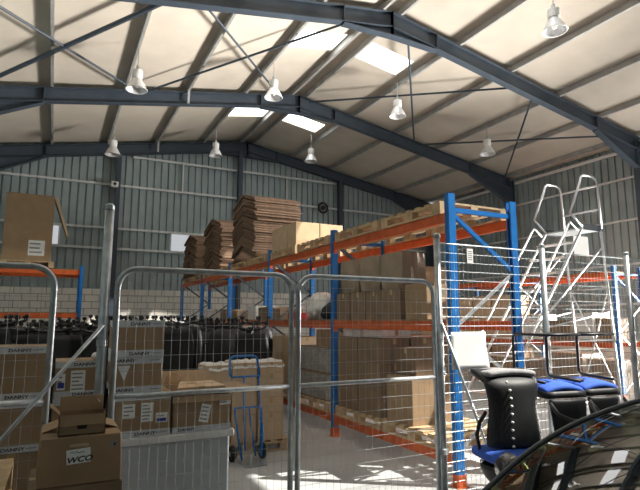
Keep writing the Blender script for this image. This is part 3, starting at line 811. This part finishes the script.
cm.cbox(0, -.0762, .034, .040, .001, .010); cm.cbox(0, -.0762, .043, .048, .001, .008)
for x in (-.021, 0, .021): cm.cbox(x, -.0762, .052, .009, .001, .011)
cm.build('crest', 'print_black', small)
# pallet pile at the lower left edge
for i in range(6):
    pallet(-.72, 3.15, i*.142, ['lowest', 'second', 'third', 'fourth', 'fifth', 'topmost'][i]+' wooden pallet of the pile at the lower left corner', PI/2, 'pallet pile at lower left')

# ------------------------------------------------------------------ sack truck and floor pallet with tan cartons
st = empty('sack_truck', (2.15, 6.10, 0), .0); tag(st, 'blue two-wheeled sack truck standing behind the left gate leaf', 'hand truck')
def bar(name, pts, r=.014, m='blue_paint'): return MB().tube(pts, r, 8).build(name, m, st, True)
hw = .17
bar('handle', [(-.19, .09, .98), (-.20, .11, 1.0)]+arc((-.12, .16, 1.14), .07, PI, PI/2, (1,0,0), (0,.1,1))+arc((.10, .16, 1.14), .07, PI/2, 0, (1,0,0), (0,.1,1))+[(.18, .11, 1.0), (.165, .09, .95)], .015)
bar('cross_bar', [(-.19, .09, .97), (.165, .09, .97)], .012)
bar('side_rail', [(-.03, .09, .97), (-.03, .05, .55), (-.03, .0, .12)]); bar('side_rail', [(.165, .09, .97), (.17, .05, .55), (.17, .0, .1)])
bar('cross_bar', [(-.15, .055, .61), (.18, .055, .61)], .012)
bar('front_rail', [(-.15, .05, .61), (-.12, .02, .35), (-.07, -.02, .03)]); bar('front_rail', [(.18, .05, .61), (.19, .0, .3), (.16, -.03, .05)])
bar('curved_rail', [(.03, .05, .60), (.06, .03, .35), (.10, -.01, .06)], .011)
MB().box(-.11, .16, -.26, -.02, .006, .014).build('toe_plate', 'galv', st)
bar('axle', [(-.16, .07, .09), (.22, .07, .09)], .010, 'galv')
for x in (-.16, .215):
    w = MB().lathe([(.03,-.03),(.075,-.032),(.09,-.02),(.092,0),(.09,.02),(.075,.032),(.03,.03)], 20, Matrix.Translation((x, .07, .092)) @ Matrix.Rotation(PI/2, 4, 'Y')).build('wheel', 'rubber', st, True)
    MB().lathe([(0,-.034),(.03,-.034),(.03,.034),(0,.034)], 12, Matrix.Translation((x, .07, .092)) @ Matrix.Rotation(PI/2, 4, 'Y')).build('hub', 'galv', w)
pallet(2.27, 6.92, 0, 'dark wooden floor pallet under the tan carton piles behind the sack truck', PI/2)
zf = .144
def col(x0, x1, y0, y1, hs, lab, cover=None, m='card_light'):
    z = zf
    for i, h in enumerate(hs):
        o = carton(lab % ['lowest', 'second', 'third', 'fourth', 'fifth', 'sixth'][i], x0, x1, y0, y1, z, z+h-.003, m); z += h
    if cover:
        c = MB()
        ww, dd = (x1-x0)/2+.012, (y1-y0)/2+.012; hh = hs[-1]
        c.grid(lambda u, v: ((u-.5)*2*ww*(1-.02*math.sin(9*v)), (v-.5)*2*dd, hh+.012+.02*noise.noise(Vector((u*5, v*5, x0)))-(.08 if (u in (0, 1) or v in (0, 1)) else 0)), 12, 12)
        c.build('plastic_cover', 'film', o, True)
col(2.40, 2.74, 6.42, 6.85, [.34, .19, .17, .13, .14], 'tan carton in the right-hand pile on the floor pallet, %s up', True)
col(2.06, 2.385, 6.45, 6.85, [.33, .33, .31], 'tan carton in the middle pile behind the sack truck, %s up', True)
col(1.72, 2.045, 6.45, 6.85, [.33, .33, .29], 'tan carton in the left pile with white sheet on top, %s up', True)
for i in range(3):
    carton('tan carton in the rear row on the floor pallet', 1.75+.33*i, 2.05+.33*i, 6.92, 7.38, zf, zf+.8, 'card_light', 'rear cartons on the floor pallet')

# ------------------------------------------------------------------ mobile steps
ang = 0
lad = empty('warehouse_steps', (8.17, 6.67, 0), ang); tag(lad, 'tall aluminium mobile safety steps with handrails behind the right fence', 'ladder')
def lb(name, pts, r=.019): return MB().tube(pts, r, 8).build(name, 'alu', lad, True)
PZ, PW, PLn = 3.27, .76, .55      # platform: local x 0..PLn ; y 0 (left/far) .. -PW (right)
run = 2.45
pl = MB().box(0, PLn, -PW, 0, PZ-.03, PZ); pl.build('platform', 'galv', lad)
MB().box(-.01, PLn+.01, -PW-.01, -PW, PZ-.05, PZ+.06).build('toe_board', 'steel_frame', lad)
MB().box(-.01, PLn+.01, 0, .01, PZ-.05, PZ+.06).build('toe_board', 'steel_frame', lad)
for y in (0, -PW):
    lb('guard_loop', [(.0, y, PZ-.0), (-.29, y, PZ+.22), (.02, y, PZ+.80)]+[(.06, y, PZ+.90), (.12, y, PZ+.95), (.36, y, PZ+.95), (.46, y, PZ+.91), (.50, y, PZ+.82), (.52, y, PZ)])
    lb('stile', [(0, y, PZ-.02), (-run, y, .03)], .022)
    lb('hand_rail', [(-.12, y, PZ-.08), (-.30, y, PZ+.06), (-.36, y, PZ), (-run*.74-.36, y, PZ*.26), (-run*.74-.05, y, PZ*.26)], .017)
    lb('rear_leg', [(.5, y, PZ-.03), (.72, y, .06)], .022)
    lb('brace', [(-run*.55, y, PZ*.45), (.6, y, PZ*.55)], .014)
    lb('brace', [(-run*.9, y, .3), (.70, y, .3)], .014)
    lb('brace', [(.52, y, PZ*.9), (-run*.6, y, PZ*.42)], .014)
for z in (.36, .80): lb('back_rail', [(.51, 0, PZ+z), (.51, -PW, PZ+z)], .017)
n = 11
for i in range(n):
    f = (i+1)/(n+1); x = -run*(1-f); z = PZ*f
    MB().box(x-.10, x+.10, -PW+.02, -.02, z-.02, z).build('tread', 'alu', lad)
for z in (.3, 1.3, 2.2):
    lb('rear_cross_bar', [(.5+.22*(1-z/3.0), 0, z), (.5+.22*(1-z/3.0), -PW, z)], .014)
lb('rear_diagonal', [(.72, 0, .3), (.58, -PW, 2.2)], .012); lb('rear_diagonal', [(.72, -PW, .3), (.58, 0, 2.2)], .012)
for x in (-run, .72):
    for y in (0, -PW):
        MB().lathe([(0,-.02),(.05,-.02),(.06,-.01),(.06,.01),(.05,.02),(0,.02)], 14, Matrix.Translation((x, y+.03, .06)) @ Matrix.Rotation(PI/2, 4, 'X')).build('castor', 'rubber', lad)
MB().box(-.2, .2, .0, .012, -.18, .18).build('notice_plate', 'paper', lad, loc=(.36, -PW+.30, PZ-.28))

# ------------------------------------------------------------------ chairs in front of the fence
def tufted_chair():
    e = empty('padded_chair', (3.29, 3.16, 0), -.25); tag(e, 'big black padded chair with a row of silver studs and blue seat', 'chair')
    # shell: tall waisted back seen from behind (local -Y faces camera)
    def fn(u, v):
        a = (u-.5)*2; z = .68+.56*v
        wv = .200+.020*math.cos(2*PI*(v-.05))+.02*v
        x = a*wv
        y = -.06-.10*(1-a*a)**.5*(1-.25*v)+.10*v*0
        if v > .86: y += (v-.86)*1.6
        return (x, y, z)
    MB().grid(fn, 16, 18).build('backrest', 'black_leather', e, True, solid=.07, subsurf=1)
    MB().grid(lambda u, v: ((u-.5)*.43, -.12+.36*v, 1.225+.02*math.sin(PI*u)-.02*v), 8, 8).build('lit_top', 'lit_top_grey', e, True, solid=.05, subsurf=1)  # pale grey stands for light falling on the black top
    for i in range(9):
        v = .04+.105*i; p = fn(.37, v)
        s_ = MB().lathe([(0,-.010),(.008,-.008),(.012,0),(.008,.008),(0,.010)], 8, Matrix.Translation((p[0]-.02, p[1]-.042, p[2]))); s_.build('stud', 'white_plastic', e, True)
    MB().grid(lambda u, v: ((u-.5)*.50*(.92+.08*math.sin(PI*v))-.03, -.36+.50*v, .615+.035*math.sin(PI*u)*math.sin(PI*v)), 10, 10).build('seat', 'blue_fabric', e, True, solid=.075, subsurf=1)
    def sh(u, v):
        a = 2*PI*u; b = v*PI/2
        return (.255*math.cos(a)*math.cos(b*.96)-.02, -.10+.24*math.sin(a)*math.cos(b*.96), .56-.20*math.sin(b))
    MB().grid(sh, 20, 8).build('under_shell', 'black_plastic', e, True, solid=.01)
    MB().lathe([(0,.36),(.03,.36),(.03,.09),(.0,.09)], 12).build('gas_column', 'black_plastic', e)
    b = MB()
    for k in range(5):
        t = 2*PI*k/5; b.tube([(0,0,.10), (.28*math.cos(t), .28*math.sin(t), .05)], [.03, .016], 6)
    b.build('star_base', 'black_plastic', e)
    for k in range(5):
        t = 2*PI*k/5; MB().lathe([(0,-.02),(.03,-.02),(.03,.02),(0,.02)], 10, Matrix.Translation((.28*math.cos(t), .28*math.sin(t), .03)) @ Matrix.Rotation(PI/2, 4, 'X')).build('castor', 'rubber', e)
    for s_ in (-1,):
        MB().tube([(s_*.21, -.05, .94), (s_*.265, -.04, .86), (s_*.27, .0, .76), (s_*.25, .0, .64)], .016, 8).build('arm', 'black_plastic', e, True)
    return e
tufted_chair()
def inverted_chair():
    """upside-down cantilever armchair; local z=0 is the floor of the stack it rests on"""
    e = empty('visitor_chair'); tag(e, 'x', 'chair', 'upturned visitor chairs')
    zs = 1.13
    def seat(u, v):
        a = u-.5; b = v-.5
        return (a*.36*(1-.12*b), b*.40, zs-.035*(a*a*4+b*b*3))
    MB().grid(seat, 10, 10).build('seat', 'blue_fabric', e, True, solid=.05, subsurf=1)
    MB().grid(lambda u, v: ((u-.5)*.38, (v-.5)*.42, zs-.075), 4, 4).build('seat_pan', 'black_leather', e, True, solid=.05)
    def back(u, v):
        a = u-.5; wv = .35-.10*v
        return (a*wv, -.20-.05*math.cos(PI*a)*1.0-.03*v, zs-.10-.50*v)
    MB().grid(back, 10, 12).build('backrest', 'black_leather', e, True, solid=.05, subsurf=1)
    for (hz, hw_, hd) in ((.13, .19, .12), (.36, .13, .07)):
        MB().tube([(-hw_, -.24, zs-hz), (-hw_*.95, -.31, zs-hz-hd*.6), (-hw_*.5, -.35, zs-hz-hd*.95), (0, -.36, zs-hz-hd*1.05), (hw_*.5, -.35, zs-hz-hd*.95), (hw_*.95, -.31, zs-hz-hd*.6), (hw_, -.24, zs-hz)], .015, 8).build('arm', 'arm_plastic', e, True)
    for s_ in ():
        MB().tube([(s_*.18, .14, zs-.05), (s_*.20, .10, zs-.16)]+[(s_*.235, .10-.085*i, zs-.24-.05*math.sin(i/5*PI)) for i in range(6)]+[(s_*.16, -.25, zs-.24)], .017, 8).build('arm', 'black_plastic', e, True)
    r = .05; x = .175; y0, y1, zt = .20, -.20, zs+.40
    loop = [(-x, y0, zs+.02)]
    loop = [(-x+.0, -.17, zs+.02), (-x, y0-r, zs+.03)]+arc((-x, y0-r, zs+.03+r), r, -PI/2, 0, (0,1,0), (0,0,1))[1:]+arc((-x, y0-r, zt-r), r, 0, PI/2, (0,1,0), (0,0,1))
    loop += [(-x, y1, zt), (x, y1, zt)]
    loop += arc((x, y0-r, zt-r), r, PI/2, 0, (0,1,0), (0,0,1))+arc((x, y0-r, zs+.03+r), r, 0, -PI/2, (0,1,0), (0,0,1))+[(x, -.17, zs+.02)]
    MB().tube(loop, .0125, 8).build('leg_frame', 'black_plastic', e, True)
    return e
ic = inverted_chair(); ic.location = (3.76, 3.14, 0); ic.rotation_euler = (0, 0, -.18); ic['label'] = 'upturned black chair with blue seat and black tube legs beside the studded chair'
copy_tree(ic, None, 'upturned black chair with blue seat and black tube legs at the right edge', (4.17, 3.12, 0), (0, 0, -.12))
for i, x in enumerate((3.76, 4.19)):
    carton('brown carton holding up the %s upturned chair behind the car' % ('left' if i == 0 else 'right'), x-.2, x+.2, 2.75, 3.25, 0, .54, 'card_dark')

# ------------------------------------------------------------------ car (only its windscreen corner and roof edge show)
ca = math.radians(-18)
car = empty('car', (1.565, 1.715, 0), ca); tag(car, 'dark car with reflective windscreen parked at the lower right corner', 'car')
# local: +x to the rear, +y far side ; far pillar base at origin, centre line y=-.70
CY = -.70
def sect(x):     # lower body half width and top height
    t = (x+1.25)/4.15
    hwid = .80*(1-(abs(2*t-1))**6*.14)
    if x < 0: z1 = .90-.16*min(1, (-x/1.25))**1.6
    elif x < 2.4: z1 = .92+.03*min(1, x)
    else: z1 = .95-.10*(x-2.4)
    return hwid, z1
mb = MB(); xs = [-1.25, -1.2, -1.05, -.8, -.5, -.2, 0, .4, .8, 1.2, 1.6, 2.0, 2.4, 2.7, 2.85, 2.9]; rows = []
for x in xs:
    w, z1 = sect(x); sq = .86 if x in (xs[0], xs[-1]) else 1
    zb = .22 if abs(x-.8) < 2.0 else .30
    ring = [(-w*.85*sq, zb), (-w*.97*sq, zb+.06), (-w*sq, .50), (-w*.985*sq, .70), (-w*.93*sq, z1-.02), (-w*.80*sq, z1+.015), (-w*.4*sq, z1+.045), (0, z1+.055), (w*.4*sq, z1+.045), (w*.80*sq, z1+.015), (w*.93*sq, z1-.02), (w*.985*sq, .70), (w*sq, .50), (w*.97*sq, zb+.06), (w*.85*sq, zb)]
    rows.append([(x, CY+a, b) for a, b in ring])
N = len(rows[0]); vs = [p for r in rows for p in r]; fs = []
for i in range(len(rows)-1):
    for j in range(N): fs.append((i*N+j, i*N+(j+1) % N, (i+1)*N+(j+1) % N, (i+1)*N+j))
fs += [tuple(range(N))[::-1], tuple(range((len(rows)-1)*N, len(rows)*N))]
MB().add(vs, fs).build('body', 'car_paint', car, True)
# windscreen curve: base at x=bx(a), top at x=tx(a) for lateral a in -1..1
def ws(a, v):
    bx = -.09*(1-a*a); tx = .74-.05*(1-a*a)
    y = CY+a*(.70*(1-v)+.55*v); cv = .06*math.sin(PI*v)
    return Vector((bx+(tx-bx)*v-cv*.6, y, .905+.43*v+cv+.03*(1-a*a)*(.5+.5*v)))
mb = MB(); mb.grid(lambda u, v: ws((u-.5)*2, v), 20, 12); mb.build('windscreen', 'car_glass', car, True)
for s_ in (-1, 1):
    MB().tube([ws(s_, i/10)+Vector((0, s_*.008, 0)) for i in range(11)], .011, 8).build('pillar_trim', 'car_trim', car, True)
def roof(u, v):
    a = (u-.5)*2; w0 = ws(a, 1)
    x = w0.x+(2.15-w0.x)*v; y = CY+a*(.55+.02*math.sin(PI*v)); 
    return (x, y, w0.z+.075*math.sin(PI*min(1, v*.62))*1.0-.11*max(0, v-.6)-.01)
MB().grid(roof, 16, 14).build('roof', 'car_paint', car, True, solid=.012)
def rearw(u, v):
    a = (u-.5)*2; p = Vector(roof(u, 1)); q = Vector((2.72, CY+a*.68, .93))
    return p+(q-p)*v
MB().grid(rearw, 10, 6).build('rear_window', 'car_glass', car, True)
for s_ in (-1, 1):
    def sidew(u, v):
        a0 = ws(s_, .9*0); 
        b = Vector((.02+2.62*u, CY+s_*.745, .93)); 
        if u < .22: t = ws(s_, u/.22)
        elif u < .8: t = Vector(roof(0 if s_ < 0 else 1, (u-.22)/.58))
        else: t = Vector(rearw(0 if s_ < 0 else 1, (u-.8)/.2))
        return b+(t-b)*v
    MB().grid(sidew, 26, 4).build('side_window', 'car_glass', car, True)
    for xp in (.95, 1.75):
        MB().tube([(xp, CY+s_*.75, .93), (xp+.02, CY+s_*.60, 1.34)], .03, 6).build('door_pillar', 'car_paint', car, True)
    m_ = MB().lathe([(0,-.06),(.05,-.05),(.075,0),(.05,.05),(0,.06)], 12, Matrix.Translation((.30, CY+s_*.92, .97)) @ Matrix.Scale(1.35, 4, (0,1,0)) @ Matrix.Rotation(PI/2, 4, 'Y')).tube([(.32, CY+s_*.76, .92), (.31, CY+s_*.86, .95)], .018, 6); m_.build('door_mirror', 'car_paint', car, True)
    for xw in (-.62, 2.05):
        T = Matrix.Translation((xw, CY+s_*.72, .31)) @ Matrix.Rotation(PI/2, 4, 'X')
        w = MB().lathe([(.19,-.09),(.28,-.095),(.31,-.07),(.31,.07),(.28,.095),(.19,.09)], 28, T).build('wheel', 'rubber', car, True)
        MB().lathe([(0,-.085),(.19,-.085),(.19,.085),(0,.085)], 20, T).build('rim', 'alu', w)
MB().box(-.05, .50, CY-.64, CY+.64, .80, .93).build('dashboard', 'car_interior', car, bevel=.04)
for y in (-.34, .34):
    s_ = MB().box(.95, 1.42, CY+y-.24, CY+y+.24, .42, .60).box(1.36, 1.50, CY+y-.23, CY+y+.23, .55, 1.12).box(1.38, 1.48, CY+y-.12, CY+y+.12, 1.14, 1.30); s_.build('front_seat', 'car_interior', car, bevel=.04)
MB().tube([(.62+.06*math.sin(t), CY+.34+.18*math.cos(t), .88+.17*math.sin(t)) for t in [2*PI*i/18 for i in range(18)]], .014, 6, True).build('steering_wheel', 'car_interior', car, True)
for (ya, yb) in ((CY+.45, CY-.05), (CY-.15, CY-.62)):
    pa = ws((ya-CY)/.70, .0)+Vector((-.03, 0, -.01)); pb = ws((yb-CY)/.70, .06)+Vector((-.01, 0, .012))
    MB().tube([pa, (pa+pb)/2+Vector((-.01, 0, .012)), pb], .008, 6).build('wiper', 'rubber', car, True)

# ------------------------------------------------------------------ light
sc = bpy.context.scene
w = bpy.data.worlds.new('World'); sc.world = w; w.use_nodes = True
bg = w.node_tree.nodes['Background']; bg.inputs['Color'].default_value = (.80, .90, 1.0, 1); bg.inputs['Strength'].default_value = 1.2
sun = bpy.data.lights.new('sun', 'SUN'); sun.energy = 14; sun.angle = math.radians(.6); sun.color = (1, .95, .86)
so = bpy.data.objects.new('sun', sun); C.objects.link(so)
d = Vector((-.46, .33, -.84)); so.rotation_euler = d.to_track_quat('-Z', 'Y').to_euler()
def area(name, loc, aim, sx, sy, e, col):
    l = bpy.data.lights.new(name, 'AREA'); l.shape = 'RECTANGLE'; l.size = sx; l.size_y = sy; l.energy = e; l.color = col
    o = bpy.data.objects.new(name, l); C.objects.link(o); o.location = loc
    o.rotation_euler = (Vector(aim)-Vector(loc)).to_track_quat('-Z', 'Y').to_euler(); return o
area('door_daylight', (XR+.5, 6.7, 2.4), (4, 6.5, 2.6), 4.0, 4.6, 300, (1, .97, .93))
g = area('ceiling_fill', (XR+.7, 6.7, 1.2), (2, 9.0, 5.2), 4.0, 2.2, 1150, (1, .95, .88)); g.data.spread = math.radians(75)  # added fill lamp aimed upward to lighten the left ceiling slope
# ------------------------------------------------------------------ camera
F = 520.
cam = bpy.data.cameras.new('camera'); co = bpy.data.objects.new('camera', cam); C.objects.link(co)
cam.sensor_fit = 'HORIZONTAL'; cam.sensor_width = 36; cam.lens = F/640*36; cam.clip_start = .05
pitch = math.atan(75/F); yaw = math.atan(268*math.cos(pitch)/F)
co.location = (0, 0, H); co.rotation_euler = (PI/2+pitch, 0, -yaw)
sc.camera = co
sc.view_settings.view_transform = 'Standard'; sc.view_settings.look = 'None'; sc.view_settings.gamma = 1; sc.view_settings.use_curve_mapping = False
sc.view_settings.exposure = 0.4
sc.cycles.use_denoising = True
sc.cycles.max_bounces = 8; sc.cycles.diffuse_bounces = 5; sc.cycles.transparent_max_bounces = 12
sc.cycles.sample_clamp_indirect = 6
